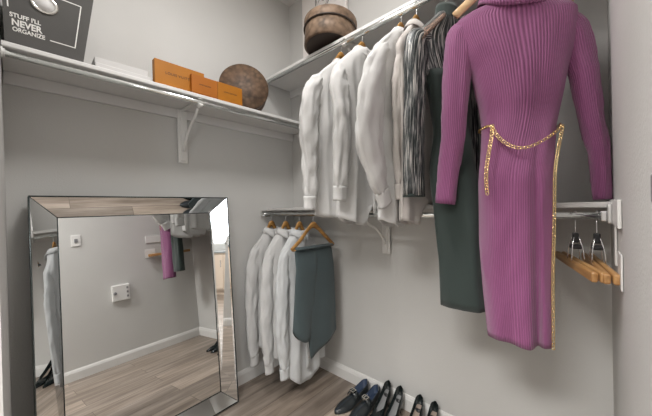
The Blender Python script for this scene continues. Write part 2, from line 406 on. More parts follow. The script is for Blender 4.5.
def bracket(name, label, base, ux, drop, plate_h, reach, rod_d, pw=0.026):
    # base: point on wall under the shelf; ux: unit vector out of the wall
    ux = Vector(ux); uz = Vector((0, 0, 1)); uy = uz.cross(ux)
    t = thing(name, label, 'bracket', base); Mx = axes(ux, uy, uz, (0, 0, 0))
    b = MB(); b.box((0, -pw, -plate_h), (0.006, pw, 0), Mx); b.box((0.004, -pw*0.45, -plate_h*0.96), (0.014, pw*0.45, -0.004), Mx)
    b.build('wall_plate', M['plastic'], t, bevel=0.002)
    b = MB(); b.box((0.005, -0.009, -0.010), (reach-0.02, 0.009, -0.0005), Mx); b.build('shelf_arm', M['plastic'], t, bevel=0.002)
    b = MB()
    pts = [Mx @ Vector(p) for p in catmull([(0.012, 0, -plate_h*0.78), (reach*0.36, 0, -plate_h*0.45), (reach*0.75, 0, -0.075*1), (reach-0.03, 0, -rod_d-0.02)], 5)]
    b.tube(pts, 0.0075, 8); b.build('diagonal_brace', M['plastic'], t, True)
    b = MB(); R = 0.019
    pts = [Mx @ Vector((reach+R*math.cos(a)*1.0, 0, -rod_d+R*math.sin(a))) for a in [PI*x/10 for x in range(8, 19)]]
    b.tube(pts, 0.006, 8, flat=2.0); b.box((reach-0.012, -0.011, -rod_d+0.016), (reach+0.012, 0.011, 0), Mx)
    b.build('rod_cradle', M['plastic'], t, True)
    return t
bracket('shelf_bracket', 'white bracket under the left shelf, right of the mirror centre', (0.018, -0.848, 1.7545), (1, 0, 0), 0, 0.305, 0.239, 0.0195)
bracket('shelf_bracket', 'white bracket under the top shelf, below the round hat box', (0.769, -0.018, 2.0955), (0, -1, 0), 0, 0.25, 0.257, 0.0210)
bracket('shelf_bracket', 'white bracket under the low shelf, just below the upper shirt hems', (0.850, -0.018, 1.1585), (0, -1, 0), 0, 0.265, 0.2545, 0.0250)

# ------------------------------------------------------------------ leaning mirror
MW, MHH, TH, BW, PD = 0.860, 1.246, 0.070, 0.088, 0.012
LEAN, MYAW = math.radians(3.5), math.radians(1.5)
mir = thing('leaning_mirror', 'big mirror with a wide angled glass border, leaning against the left wall', 'mirror', (0.094, -1.041, 0.002), rot=(0, -LEAN, MYAW))
def quad_slab(b, p, thick=0.003):
    p = [Vector(q) for q in p]; n = (p[1]-p[0]).cross(p[3]-p[0]).normalized()*thick
    vs = p+[q-n for q in p]; b.add(vs, [(0, 1, 2, 3), (7, 6, 5, 4), (0, 4, 5, 1), (1, 5, 6, 2), (2, 6, 7, 3), (3, 7, 4, 0)])
h2 = MW/2; X0, X1 = PD+0.004, TH
oc = [(-h2, 0), (h2, 0), (h2, MHH), (-h2, MHH)]; ic = [(-h2+BW, BW), (h2-BW, BW), (h2-BW, MHH-BW), (-h2+BW, MHH-BW)]; PDB = [0.029, 0.029, 0.010, 0.010]
b = MB(); b.box((0, -h2, 0), (0.007, h2, MHH))
for (a, c) in (((-h2, 0), (-h2+0.004, MHH)), ((h2-0.004, 0), (h2, MHH)), ((-h2, 0), (h2, 0.004)), ((-h2, MHH-0.004), (h2, MHH))):
    b.box((0.007, a[0], a[1]), (TH-0.001, c[0], c[1]))
b.build('frame_box', M['mirror_edge'], mir)
b = MB(); quad_slab(b, [(PDB[i], *ic[i]) for i in range(4)], 0.0015)
b.build('mirror_pane', M['mirror'], mir)
for i, nm in enumerate(['bottom', 'right', 'top', 'left']):
    j = (i+1) % 4; b = MB()
    quad_slab(b, [(X1, *oc[i]), (X1, *oc[j]), (PDB[j]+0.002, *ic[j]), (PDB[i]+0.002, *ic[i])], 0.002)
    b.build('bevelled_panel', M['mirror'], mir)
b = MB()
for i in range(4):
    j = (i+1) % 4
    b.tube([(X1, *oc[i]), (X1, *oc[j])], 0.0022, 6); b.tube([(PDB[i]+0.003, *ic[i]), (PDB[j]+0.003, *ic[j])], 0.0016, 6); b.tube([(X1, *oc[i]), (PDB[i]+0.003, *ic[i])], 0.0012, 6)
b.build('edge_strip', M['mirror_edge'], mir, True)

# ------------------------------------------------------------------ hangers
def hook(b, r=0.0016, top=-0.052, R=0.0165, px=0.0):
    pts = [(px, 0, top), (px, 0, -0.034)] + [(R*math.cos(a), 0, R*math.sin(a)) for a in [(-90+x)*PI/180 for x in range(0, 250, 22)]]
    b.tube(catmull(pts, 3), r, 8)
def wood_hanger(x, z, rz, mt, label, half=0.150, drop=0.185, bar=False, group=None, y=RY, top=-0.052, mirror=1):
    t = thing('wooden_hanger', label, 'hanger', (x, y, z), rz, group)
    b = MB(); hook(b, top=top-0.01); b.build('hook', M['steel'], t, True)
    pts = catmull([(-half, 0, top-drop), (-half*0.62, -0.004, top-drop*0.64), (-half*0.25, 0, top-0.012-drop*0.17), (0, 0, top-0.012), (half*0.25, 0, top-0.012-drop*0.17), (half*0.62, -0.004, top-drop*0.64), (half, 0, top-drop)], 5)
    n = len(pts); rs = [0.012+0.008*math.exp(-((i-n/2)/(n*0.10))**2) for i in range(n)]
    b = MB(); b.tube(pts, rs, 12, flat=0.5, ref=(0, 0, 1)); b.build('hanger_body', mt, t, True)
    if bar:
        b = MB(); b.tube([(-half+0.012, 0, top-drop-0.004), (half-0.012, 0, top-drop-0.004)], 0.006, 10); b.build('trouser_bar', mt, t, True)
    return t

# ------------------------------------------------------------------ garments (local: x = along shoulders, -y = front, z = 0 at the rod centre)
def body_loft(b, tab, nseg=88, nr=48, seed=0, fold=0.012, k=5, ex=0.75, hem=None, us=1.0, wr=0.004, zfold=None, extra=None):
    z0, z1 = tab[0][0], tab[-1][0]; rings = []; vs_ = []
    per = None
    for r in range(nr+1):
        q = r/nr; z = -(z0+(z1-z0)*q) if z0 >= 0 else z0+(z1-z0)*q
        zt = z0+(z1-z0)*q
        c, hw, th = lerp_tab(tab, zt); ring = []
        amp = fold*min(1, max(0, (q-0.12)/0.6))
        for i in range(nseg):
            a = 2*PI*i/nseg; ca, sa = math.cos(a), math.sin(a)
            x = hw*math.copysign(abs(ca)**ex, ca); y = th*math.copysign(abs(sa)**0.9, sa)
            f = math.sin(k*a + seed*1.7 + 0.7*math.sin(zt*5+seed)) + 0.5*math.sin((2*k+1)*a+seed*2.3+zt*2)
            y2 = y + (1 if sa > 0 else -1)*amp*f*abs(sa)**0.5 + amp*0.8*math.sin(3*x*12+seed+zt*1.5)
            x2 = c + x + amp*0.35*f
            nv = noise.noise(Vector((x*9+seed*3.1, zt*5, sa*2+seed)))
            rg = 0.3-abs(noise.noise(Vector((x*16+seed, zt*4.5+x*6, sa+seed*2))))*2
            y2 += wr*(nv*2+rg*1.5)*(-1 if sa < 0 else 1)
            zz = -zt
            if hem: zz += hem(a)*max(0, (q-0.85)/0.15)
            if extra: x2, y2, zz = extra(x2, y2, zz, a, q)
            ring.append(Vector((x2, y2, zz)))
        rings.append(ring); vs_.append(zt*100)
    ulist = [i/nseg*us for i in range(nseg+1)]
    b.loft(rings, us=ulist, vs_=vs_)
    return rings
def sleeve_loft(b, path, seed=0, n=28, us=30, wr=0.006, sub=7, cap=False):
    # path: (x, y, z, r_in_plane, r_thick)
    pts = [Vector(p[:3]) for p in path]; P = catmull(pts, sub); R = []
    m_ = len(path)
    for i in range(len(P)):
        t = i/sub; k = min(int(t), m_-2); f = t-k
        R.append((path[k][3]*(1-f)+path[k+1][3]*f, path[k][4]*(1-f)+path[k+1][4]*f))
    rings = []; vs_ = []; ln = 0
    for i, p in enumerate(P):
        tn = (P[min(i+1, len(P)-1)]-P[max(i-1, 0)]).normalized()
        a1 = Vector((0, 1, 0)); a1 = (a1-tn*a1.dot(tn)).normalized(); a0 = a1.cross(tn)
        if i: ln += (P[i]-P[i-1]).length
        ring = []
        for j in range(n):
            a = 2*PI*j/n; nv = noise.noise(Vector((math.cos(a)*1.6+seed, math.sin(a)*1.6, ln*14+seed*5)))
            nv2 = noise.noise(Vector((math.cos(a)*2.5+seed, math.sin(a)*2.5+ln*4, ln*3+seed)))
            nv3 = noise.noise(Vector((math.cos(a)*2.2+seed*2, math.sin(a)*2.2, ln*22+seed+math.cos(a)*1.5)))
            s = wr*nv*1.3 + wr*1.2*nv2 + wr*0.9*(0.35-abs(nv3)*2)
            ring.append(p + a0*math.cos(a)*(R[i][0]+s) + a1*math.sin(a)*(R[i][1]+s))
        rings.append(ring); vs_.append(ln*100)
    b.loft(rings, True, cap, cap, us=[j/n*us for j in range(n+1)], vs_=vs_)

def on_shelf(o, t, lim=1.1795, front=-0.292):
    # cloth that reaches the low shelf lies on it; in front of the rod it hangs free
    bpy.context.view_layer.update(); Mw = t.matrix_world; Mi = Mw.inverted()
    for v in o.data.vertices:
        p = Mw @ v.co
        if p.y > front-0.03 and p.z < lim+0.03:
            f = min(1, (p.y-(front-0.03))/0.03)
            if p.z < lim+0.012:
                d = lim+0.012-p.z; p.z = p.z*(1-f)+f*(lim+0.004+0.006*(1-math.exp(-d*20)) + 0.004*noise.noise(p*40)); 
        if p.y > -0.024: p.y = -0.024
        v.co = Mi @ p
def shirt(x, z, rz, mt, label, group, seed, L=0.90, near=None, far=None, sw=0.215, y=RY, rolled=False, fold=0.010, thick=1.0, taper=0.0, placket=True, tail=0.05):
    t = thing('dress_shirt', label, 'shirt', (x, y, z), rz, group)
    k_ = sw/0.215
    tab = [(0.090, 0, 0.048, 0.036), (0.102, 0, 0.072*k_, 0.040), (0.128, 0, 0.104*k_, 0.040), (0.168, 0, 0.150*k_, 0.038), (0.200, 0, 0.184*k_, 0.038), (0.238, 0, sw, 0.042),
           (0.28, 0, sw-0.010, 0.046), (0.40, 0, sw-0.012, 0.042), (0.60, 0.004, sw-0.010-taper*0.5, 0.040), (0.80, 0.004, sw-0.005-taper, 0.042), (L, 0.0, sw-taper, 0.044)]
    tab = [(a, c, h, d*thick) for a, c, h, d in tab]
    b = MB(); body_loft(b, tab, seed=seed, fold=fold*thick, k=4+seed % 3, hem=lambda a: tail*(abs(math.cos(a))**2*1.4-0.4) if tail else 0)
    b.build('shirt_body', mt, t, True, solid=0.0025)
    near = near or [(-0.150, 0, -0.225, 0.034, 0.018), (-0.198, -0.002, -0.270, 0.044, 0.022), (-0.228, -0.006, -0.35, 0.054, 0.024), (-0.246, -0.010, -0.48, 0.052, 0.022), (-0.240, -0.014, -0.64, 0.048, 0.020), (-0.232, -0.016, -0.78, 0.044, 0.018), (-0.228, -0.016, -0.835, 0.036, 0.016)]
    far = far or [(-p[0]*0.95, p[1]+0.006, p[2], p[3], p[4]) for p in near]
    for sl, sd in ((near, seed+0.3), (far, seed+5.1)):
        b = MB(); sleeve_loft(b, sl, seed=sd, wr=0.0065); s_ = b.build('sleeve', mt, t, True, solid=0.002)
        a = Vector(sl[-2][:3]); e = Vector(sl[-1][:3]); d = (e-a).normalized()
        b = MB(); sleeve_loft(b, [(*(e-d*0.004), sl[-1][3]*1.06, sl[-1][4]*1.05), (*(e+d*0.03), sl[-1][3]*1.0, sl[-1][4]*0.95), (*(e+d*0.062), sl[-1][3]*1.03, sl[-1][4]*0.98)], seed=sd, wr=0.0015, sub=3)
        b.build('cuff', mt, s_, True, solid=0.003)
    if z > 1.5:
        for o in t.children_recursive: on_shelf(o, t)
    # collar: band and turned-down leaf, open at the front (-y)
    b = MB(); rings = []; nA = 30
    for (r, zz, tip) in [(0.88, -0.104, 0), (0.88, -0.094, 0), (0.85, -0.083, 0), (0.91, -0.080, 0), (1.08, -0.092, 0.3), (1.32, -0.114, 1.0)]:
        ring = []
        for i in range(nA+1):
            a = -PI/2+0.20+(2*PI-0.40)*i/nA; fr = max(0, -math.sin(a))**3
            back = max(0, math.sin(a))
            ring.append(Vector((0.060*r*math.cos(a)*(1+0.0*fr), 0.038*r*math.sin(a)-0.012*fr*tip, zz-0.016*fr+0.006*back-0.028*tip*fr)))
        rings.append(ring)
    b.loft(rings, closed=False); b.build('collar', mt, t, True, solid=0.003)
    if placket:
        b = MB(); pr = []
        for i in range(25):
            zz = -0.115-(L-0.16)*i/24
            c, hw, th = lerp_tab(tab, -zz)
            yy = -th-0.007-fold*thick*0.9*min(1, max(0, (-zz-0.2)/0.5))
            pr.append([Vector((-0.016, yy, zz)), Vector((0.016, yy, zz)), Vector((0.016, yy+0.004, zz)), Vector((-0.016, yy+0.004, zz))])
        b.loft(pr, True, True, True); b.build('button_placket', mt, t, True)
        for i in range(6):
            b = MB(); k = 2+i*4; p = pr[k][0].lerp(pr[k][1], 0.5)+Vector((0, -0.001, 0))
            b.lathe([(0.0045, -0.001), (0.0055, 0), (0.0045, 0.0015)], 12, Matrix.Translation(p) @ Matrix.Rotation(PI/2, 4, 'X')); b.build('button', M['button'], t, True)
    return t
UP = 'white garments on the upper rod'
R90 = PI/2
# upper shirts (left to right)
wood_hanger(0.745, RZ1, R90, M['hanger'], 'wooden hanger of the leftmost shirt on the top rod', y=-0.276)
shirt(0.745, RZ1-0.022, R90, M['white_cotton'], 'leftmost white shirt on the top rod, full sleeve hanging at the corner', UP, 1, L=0.93, tail=0.015, y=-0.276,
      near=[(-0.16, 0, -0.228, 0.034, 0.018), (-0.212, -0.002, -0.276, 0.046, 0.024), (-0.254, -0.006, -0.36, 0.056, 0.028), (-0.275, -0.012, -0.50, 0.050, 0.028), (-0.280, -0.016, -0.64, 0.046, 0.026), (-0.282, -0.018, -0.76, 0.042, 0.024), (-0.284, -0.018, -0.825, 0.034, 0.022)])
wood_hanger(0.885, RZ1, R90, M['hanger'], 'wooden hanger inside the second shirt of the top rod', y=-0.276)
shirt(0.885, RZ1-0.008, R90, M['white_cotton'], 'second white shirt on the top rod with a crisp pointed collar and bunched sleeve', UP, 2, L=0.972, tail=0.035, y=-0.276,
      near=[(-0.155, -0.005, -0.228, 0.034, 0.018), (-0.200, -0.012, -0.276, 0.044, 0.024), (-0.225, -0.022, -0.36, 0.052, 0.028), (-0.225, -0.034, -0.48, 0.048, 0.030), (-0.236, -0.036, -0.62, 0.048, 0.028), (-0.245, -0.034, -0.74, 0.044, 0.024), (-0.246, -0.032, -0.800, 0.036, 0.022)])
wood_hanger(1.105, RZ1, R90, M['hanger'], 'wooden hanger in the white shirt beside the striped sleeve', y=-0.276)
shirt(1.105, RZ1-0.010, R90, M['white_cotton'], 'broad white shirt with wide slanting sleeve, left of the striped metallic sleeve', UP, 3, L=0.972, tail=0.03, y=-0.276, sw=0.225, thick=0.85,
      near=[(-0.15, -0.004, -0.222, 0.034, 0.020), (-0.200, -0.008, -0.270, 0.046, 0.024), (-0.255, -0.014, -0.37, 0.066, 0.026), (-0.300, -0.022, -0.50, 0.080, 0.028), (-0.325, -0.028, -0.63, 0.082, 0.026), (-0.285, -0.030, -0.76, 0.062, 0.024), (-0.252, -0.030, -0.825, 0.042, 0.020)])
wood_hanger(1.180, RZ1, R90, M['hanger'], 'wooden hanger of the cream shirt behind the striped sleeve', y=-0.276)
shirt(1.180, RZ1-0.01, R90, M['cream_cotton'], 'cream white shirt mostly hidden behind the striped metallic sleeve', UP, 4, L=0.965, y=-0.276, sw=0.180, thick=0.6, placket=False, tail=0.02,
      near=[(-0.11, 0, -0.215, 0.028, 0.016), (-0.140, 0.006, -0.270, 0.030, 0.018), (-0.148, 0.016, -0.36, 0.034, 0.018), (-0.150, 0.02, -0.50, 0.036, 0.018), (-0.148, 0.02, -0.64, 0.034, 0.018), (-0.145, 0.02, -0.74, 0.032, 0.018), (-0.145, 0.02, -0.80, 0.028, 0.016)])
# lower shirts
LO = 'white shirts on the low rod'
wood_hanger(0.070, RZL, R90, M['hanger'], half=0.112, drop=0.190, label= 'leftmost wooden hanger on the low rod')
wood_hanger(0.228, RZL, R90, M['hanger'], half=0.112, drop=0.190, label= 'second wooden hanger from the left on the low rod')
wood_hanger(0.365, RZL, R90, M['hanger'], half=0.112, drop=0.190, label= 'third wooden hanger on the low rod, left of the trouser hanger')
near_l = [(-0.11, 0, -0.205, 0.030, 0.018), (-0.148, -0.002, -0.252, 0.036, 0.022), (-0.172, -0.006, -0.36, 0.046, 0.024), (-0.185, -0.010, -0.52, 0.044, 0.024), (-0.192, -0.014, -0.68, 0.042, 0.022), (-0.185, -0.016, -0.84, 0.038, 0.020), (-0.182, -0.016, -0.92, 0.030, 0.018)]
shirt(0.078, RZL-0.012, R90, M['white_cotton'], 'white shirt nearest the left wall on the low rod', LO, 5, L=0.90, sw=0.172, near=near_l, thick=0.85)
shirt(0.228, RZL-0.012, R90, M['white_cotton'], 'middle white shirt of three on the low rod', LO, 6, L=0.92, sw=0.172, near=[(p[0]+0.01, p[1], p[2], p[3], p[4]) for p in near_l], thick=0.9)
shirt(0.365, RZL-0.012, R90, M['blue_white_cotton'], 'white shirt with a long rounded tail beside the slate trousers', LO, 7, L=1.01, sw=0.165, thick=0.95,
      near=[(p[0]+0.015, p[1]-0.01, p[2]+0.02*(i > 4), p[3], p[4]) for i, p in enumerate(near_l)], tail=0.10)

# ------------------------------------------------------------------ slate trousers on a hanger
wood_hanger(0.492, RZL, math.radians(84), M['hanger'], 'wooden hanger with bar holding the slate trousers', half=0.165, drop=0.150, bar=True)
pt = thing('trousers', 'slate blue grey trousers folded over a wooden hanger bar on the low rod', 'trousers', (0.492, RY, RZL-0.206), math.radians(84))
def leg_panel(name, xl, xr, zl, zr, y0, seed, round_=0.0):
    b = MB(); rings = []; nr = 26; n = 40
    for r in range(nr+1):
        q = r/nr; ring = []
        for i in range(n):
            a = 2*PI*i/n; ca, sa = math.cos(a), math.sin(a)
            l = xl[0]+(xl[1]-xl[0])*q; rr = xr[0]+(xr[1]-xr[0])*q
            u = 0.5+0.5*math.copysign(abs(ca)**0.7, ca); x = l+(rr-l)*u
            zb = zl+(zr-zl)*u - round_*0
            if round_: zb += round_*(abs(2*u-1)**2.5)
            z = zb*q
            th = 0.006+0.012*math.sin(min(1, q*1.3)*PI/2)
            y = y0*(min(1, q*4)) + th*sa + 0.006*q*math.sin(x*42+seed+q) + 0.004*noise.noise(Vector((x*14, z*7, seed)))
            ring.append(Vector((x, y, z+0.008)))
        rings.append(ring)
    b.loft(rings, True, True, True); return b.build(name, M['pants'], pt, True)
leg_panel('trouser_leg', (-0.142, -0.060), (0.146, 0.160), -0.66, -0.545, -0.020, 1.0)
leg_panel('trouser_leg', (-0.145, -0.185), (0.02, -0.055), -0.51, -0.56, -0.012-0.016, 3.0, 0.05)
b = MB(); pr = []
for i in range(9):
    a = PI*i/8; pr.append([Vector((xx, -0.004+0.012*math.cos(a)*1.6, 0.002+0.012*math.sin(a))) for xx in (-0.145, -0.05, 0.05, 0.146)])
b.loft(pr, closed=False); b.build('folded_top', M['pants'], pt, True, solid=0.006)

# ------------------------------------------------------------------ purple dress
def warp_dress(o, t, ang1, c0, c1, za=1.52, zb=1.24):
    # cloth twists below the shoulders so that it hangs in front of the low rod
    bpy.context.view_layer.update(); Mi = t.matrix_world.inverted(); a0 = t.rotation_euler[2]
    for v in o.data.vertices:
        x, y, z = v.co; wz = z+t.location.z
        f = min(1, max(0, (za-wz)/(za-zb))); f = f*f*(3-2*f)
        a = a0+(ang1-a0)*f; cx = c0[0]+(c1[0]-c0[0])*f; cyy = c0[1]+(c1[1]-c0[1])*f
        v.co = Mi @ Vector((cx+x*math.cos(a)-y*math.sin(a), cyy+x*math.sin(a)+y*math.cos(a), wz))
PW = dict(ang1=math.radians(8), c0=(1.55, -0.280), c1=(1.55, -0.362))
GW = dict(ang1=math.radians(12), c0=(1.31, -0.276), c1=(1.31, -0.350))
A29 = math.radians(29)
t = thing('wooden_hanger', 'pale wooden hanger inside the purple knit dress', 'hanger', (1.55, -0.276, RZ1), A29)
b = MB(); hook(b); b.build('hook', M['steel'], t, True)
b = MB(); pts = catmull([(-0.20, 0.0, -0.185), (-0.12, 0.0, -0.120), (-0.05, 0, -0.078), (0, 0, -0.062), (0.05, 0, -0.078), (0.12, 0, -0.130), (0.19, 0, -0.19)], 5)
b.tube(pts, 0.016, 12, flat=0.55, ref=(0, 0, 1)); b.build('hanger_body', M['hanger_pale'], t, True)
pd = thing('knit_dress', 'long purple ribbed turtleneck dress with a gold chain belt', 'dress', (1.55, -0.276, RZ1), A29)
Z = lambda z: RZ1-z
def mk(zl):   # world z, left w, right w, thick
    return [(Z(z), (l+r)/2, (r-l)/2, th) for z, l, r, th in zl]
ptab = mk([(1.905, -0.085, 0.075, 0.044), (1.890, -0.135, 0.115, 0.046), (1.872, -0.180, 0.160, 0.046), (1.845, -0.205, 0.188, 0.048), (1.80, -0.200, 0.190, 0.052), (1.74, -0.178, 0.180, 0.056), (1.665, -0.148, 0.160, 0.060),
           (1.56, -0.126, 0.140, 0.062), (1.445, -0.108, 0.116, 0.060), (1.34, -0.102, 0.108, 0.056), (1.23, -0.104, 0.104, 0.052), (1.05, -0.106, 0.100, 0.050), (0.87, -0.097, 0.097, 0.050), (0.722, -0.084, 0.096, 0.050)])
def pfold(x, y, z, a, q):
    if math.sin(a) < 0:
        s = max(0, (q-0.35)/0.65)
        y += s*0.040*math.exp(-((x-0.058)/0.012)**2) - s*0.020*math.exp(-((x-0.025)/0.03)**2)
        y += 0.010*s*math.sin(x*36+1.0)
        z -= 0.010*max(0, (q-0.8)/0.2)*math.exp(-((x-0.03)/0.05)**2)
    return x, y, z
b = MB(); body_loft(b, ptab, nseg=128, nr=60, seed=11, fold=0.004, k=3, ex=0.85, us=112, wr=0.003, extra=pfold)
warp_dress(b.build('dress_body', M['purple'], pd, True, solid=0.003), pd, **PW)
sl = [(-0.150, 0, 1.835, 0.030, 0.024), (-0.186, 0, 1.815, 0.042, 0.030), (-0.194, -0.004, 1.715, 0.050, 0.030), (-0.205, -0.008, 1.60, 0.046, 0.028), (-0.215, -0.012, 1.45, 0.042, 0.026), (-0.235, -0.016, 1.32, 0.037, 0.026), (-0.252, -0.02, 1.183, 0.033, 0.022)]
sr = [(0.140, 0, 1.815, 0.030, 0.024), (0.175, 0, 1.785, 0.042, 0.030), (0.192, 0.0, 1.69, 0.046, 0.032), (0.206, -0.004, 1.60, 0.040, 0.034), (0.222, -0.008, 1.45, 0.033, 0.028), (0.236, -0.016, 1.35, 0.029, 0.024), (0.243, -0.020, 1.186, 0.025, 0.018)]
for s_, sd in ((sl, 2.0), (sr, 7.0)):
    b = MB(); sleeve_loft(b, [(p[0], p[1], p[2]-RZ1, p[3], p[4]) for p in s_], seed=sd, us=40, wr=0.003, sub=8); b.build('sleeve', M['purple'], pd, True, solid=0.003)
b = MB(); rings = []
for (hw, th, zz, dip) in [(0.104, 0.054, 1.900, 0.036), (0.112, 0.064, 1.896, 0.040), (0.112, 0.066, 1.908, 0.036), (0.104, 0.060, 1.935, 0.020), (0.096, 0.055, 1.962, 0.010), (0.090, 0.050, 1.968, 0.008), (0.084, 0.045, 1.955, 0.008), (0.084, 0.042, 1.92, 0.012)]:
    rg = []
    for i in range(64):
        ca, sa = math.cos(2*PI*i/64), math.sin(2*PI*i/64)
        rg.append(Vector((-0.010+hw*math.copysign(abs(ca)**0.8, ca), th*math.copysign(abs(sa)**0.8, sa), zz-RZ1-dip*max(0, -sa)**1.5-0.012*ca)))
    rings.append(rg)
b.loft(rings, us=[i/64*70 for i in range(65)], vs_=[0, 1, 2, 3, 4, 5, 6, 7]); b.build('turtleneck_collar', M['purple'], pd, True)
# gold chain belt
cb = thing('chain_belt', 'gold chain belt slung around the waist of the purple dress, ends dangling', 'belt', (1.55, -0.276, RZ1), A29)
def chain(name, ctrl, R=0.0058, r=0.0014, pitch=0.0092):
    P = catmull(ctrl, 12); b = MB(); d = 0; nxt = 0; k = 0
    for i in range(1, len(P)):
        seg = (P[i]-P[i-1]); L_ = seg.length
        while nxt <= d+L_:
            p = P[i-1]+seg*((nxt-d)/L_); tn = seg.normalized(); ref = Vector((0, 1, 0)) if abs(tn.y) < 0.9 else Vector((1, 0, 0))
            a = (ref-tn*ref.dot(tn)).normalized(); c = tn.cross(a)
            ang = 0.45 if k % 2 else -0.45
            a2 = a*math.cos(ang)+c*math.sin(ang); c2 = -a*math.sin(ang)+c*math.cos(ang)
            M3 = Matrix((tn, c2, a2)).transposed(); b.torus(p, R*0.82, r, M3, 12, 6, 1.15); nxt += pitch; k += 1
        d += L_
    o = b.build(name, M['gold'], cb, True); warp_dress(o, cb, **PW); return o
zz = lambda z: z-RZ1
chain('waist_chain', [(-0.106, -0.030, zz(1.455)), (-0.094, -0.066, zz(1.445)), (-0.065, -0.078, zz(1.402)), (-0.02, -0.082, zz(1.366)), (0.02, -0.082, zz(1.357)), (0.06, -0.080, zz(1.375)), (0.100, -0.072, zz(1.412)), (0.120, -0.030, zz(1.440)), (0.130, 0.030, zz(1.445)), (0.05, 0.078, zz(1.45)), (-0.05, 0.078, zz(1.45)), (-0.112, 0.040, zz(1.455)), (-0.106, -0.030, zz(1.455))])
chain('hanging_end', [(-0.092, -0.074, zz(1.444)), (-0.084, -0.078, zz(1.38)), (-0.078, -0.074, zz(1.30)), (-0.073, -0.070, zz(1.215))], R=0.0070)
chain('hanging_end', [(0.118, -0.050, zz(1.428)), (0.108, -0.040, zz(1.30)), (0.104, -0.025, zz(1.10)), (0.099, -0.025, zz(0.95)), (0.097, -0.025, zz(0.715))], R=0.0050)

# ------------------------------------------------------------------ green dress with metallic striped sleeves
A62 = math.radians(62)
t = thing('wooden_hanger', 'pale wooden hanger under the dark green dress, left of the purple one', 'hanger', (1.31, -0.276, RZ1), A62)
b = MB(); hook(b); b.build('hook', M['steel'], t, True)
b = MB(); pts = catmull([(-0.12, 0.0, -0.235), (-0.08, 0.0, -0.195), (-0.04, 0, -0.150), (0, 0, -0.075), (0.04, 0, -0.150), (0.08, 0, -0.195), (0.12, 0, -0.235)], 5)
b.tube(pts, 0.011, 12, flat=0.55, ref=(0, 0, 1)); b.build('hanger_body', M['hanger_pale'], t, True)
gd = thing('sheath_dress', 'dark green long dress with metallic striped sleeves, left of the purple dress', 'dress', (1.31, -0.276, RZ1), A62)
gt = mk([(1.965, -0.050, 0.050, 0.034), (1.940, -0.075, 0.075, 0.036), (1.905, -0.115, 0.115, 0.036), (1.875, -0.145, 0.140, 0.036), (1.84, -0.160, 0.150, 0.038), (1.78, -0.150, 0.140, 0.040), (1.70, -0.115, 0.120, 0.044)])
b = MB(); body_loft(b, gt, nseg=72, nr=16, seed=4, fold=0.003, k=3, ex=0.85, us=46, wr=0.002); b.build('striped_bodice', M['sequin'], gd, True, solid=0.002)
gs = mk([(1.72, -0.112, 0.118, 0.048), (1.60, -0.078, 0.105, 0.046), (1.48, -0.066, 0.10, 0.044), (1.34, -0.058, 0.11, 0.042), (1.18, -0.040, 0.135, 0.040), (0.95, -0.022, 0.150, 0.040), (0.780, -0.019, 0.155, 0.040)])
b = MB(); body_loft(b, gs, nseg=72, nr=34, seed=14, fold=0.006, k=3, ex=0.8, us=40, wr=0.004); warp_dress(b.build('skirt', M['green_knit'], gd, True, solid=0.003), gd, **GW)
for s in (-1, 1):
    k = 1 if s < 0 else 0.75
    path = [(s*0.105*k, 0, 1.850, 0.036, 0.030), (s*0.145*k, 0, 1.835, 0.050, 0.034), (s*0.158*k, 0, 1.76, 0.052, 0.034), (s*0.168*k, -0.003, 1.62, 0.044, 0.030), (s*0.180*k, -0.006, 1.44, 0.046, 0.026), (s*0.184*k, -0.006, 1.218, 0.049, 0.022)]
    b = MB(); sleeve_loft(b, [(p[0], p[1], p[2]-RZ1, p[3], p[4]) for p in path], seed=3+s, us=24, wr=0.003, sub=8); b.build('sleeve', M['sequin'], gd, True, solid=0.002)
    b = MB(); e = path[-1]; sleeve_loft(b, [(e[0], e[1], e[2]+0.006-RZ1, e[3]*1.02, e[4]*1.05), (e[0], e[1], e[2]-0.006-RZ1, e[3]*1.02, e[4]*1.05)], wr=0.001, sub=2); lab(b.build('cuff_band', M['green_knit'], gd, True, solid=0.002), 'dark cuff edge')
b = MB(); sh = []
for i in range(11):
    q = i/10; x = -0.040-0.115*q; zc = 1.957-0.098*q - RZ1
    sh.append([Vector((x, -0.042*math.cos(PI*j/8)*(1-0.15*q), zc-0.045*(1-math.sin(PI*j/8))*(0.6+0.4*q)+0.004)) for j in range(9)])
b.loft(sh, closed=False, us=[j*1.6 for j in range(10)], vs_=[i*1.2 for i in range(11)])
lab(b.build('shoulder_yoke', M['sheer'], gd, True, solid=0.002), 'sheer shoulder with copper coloured stripes')
b = MB(); rings = []
for (r, z_) in [(1.15, 1.945), (1.05, 1.965), (1.0, 1.990), (0.96, 2.004), (0.9, 2.0), (0.88, 1.97)]:
    rings.append([Vector((0.050*r*math.cos(2*PI*i/40), 0.034*r*math.sin(2*PI*i/40), z_-RZ1)) for i in range(40)])
b.loft(rings); lab(b.build('neck_band', M['green_knit'], gd, True), 'dark green stand collar')

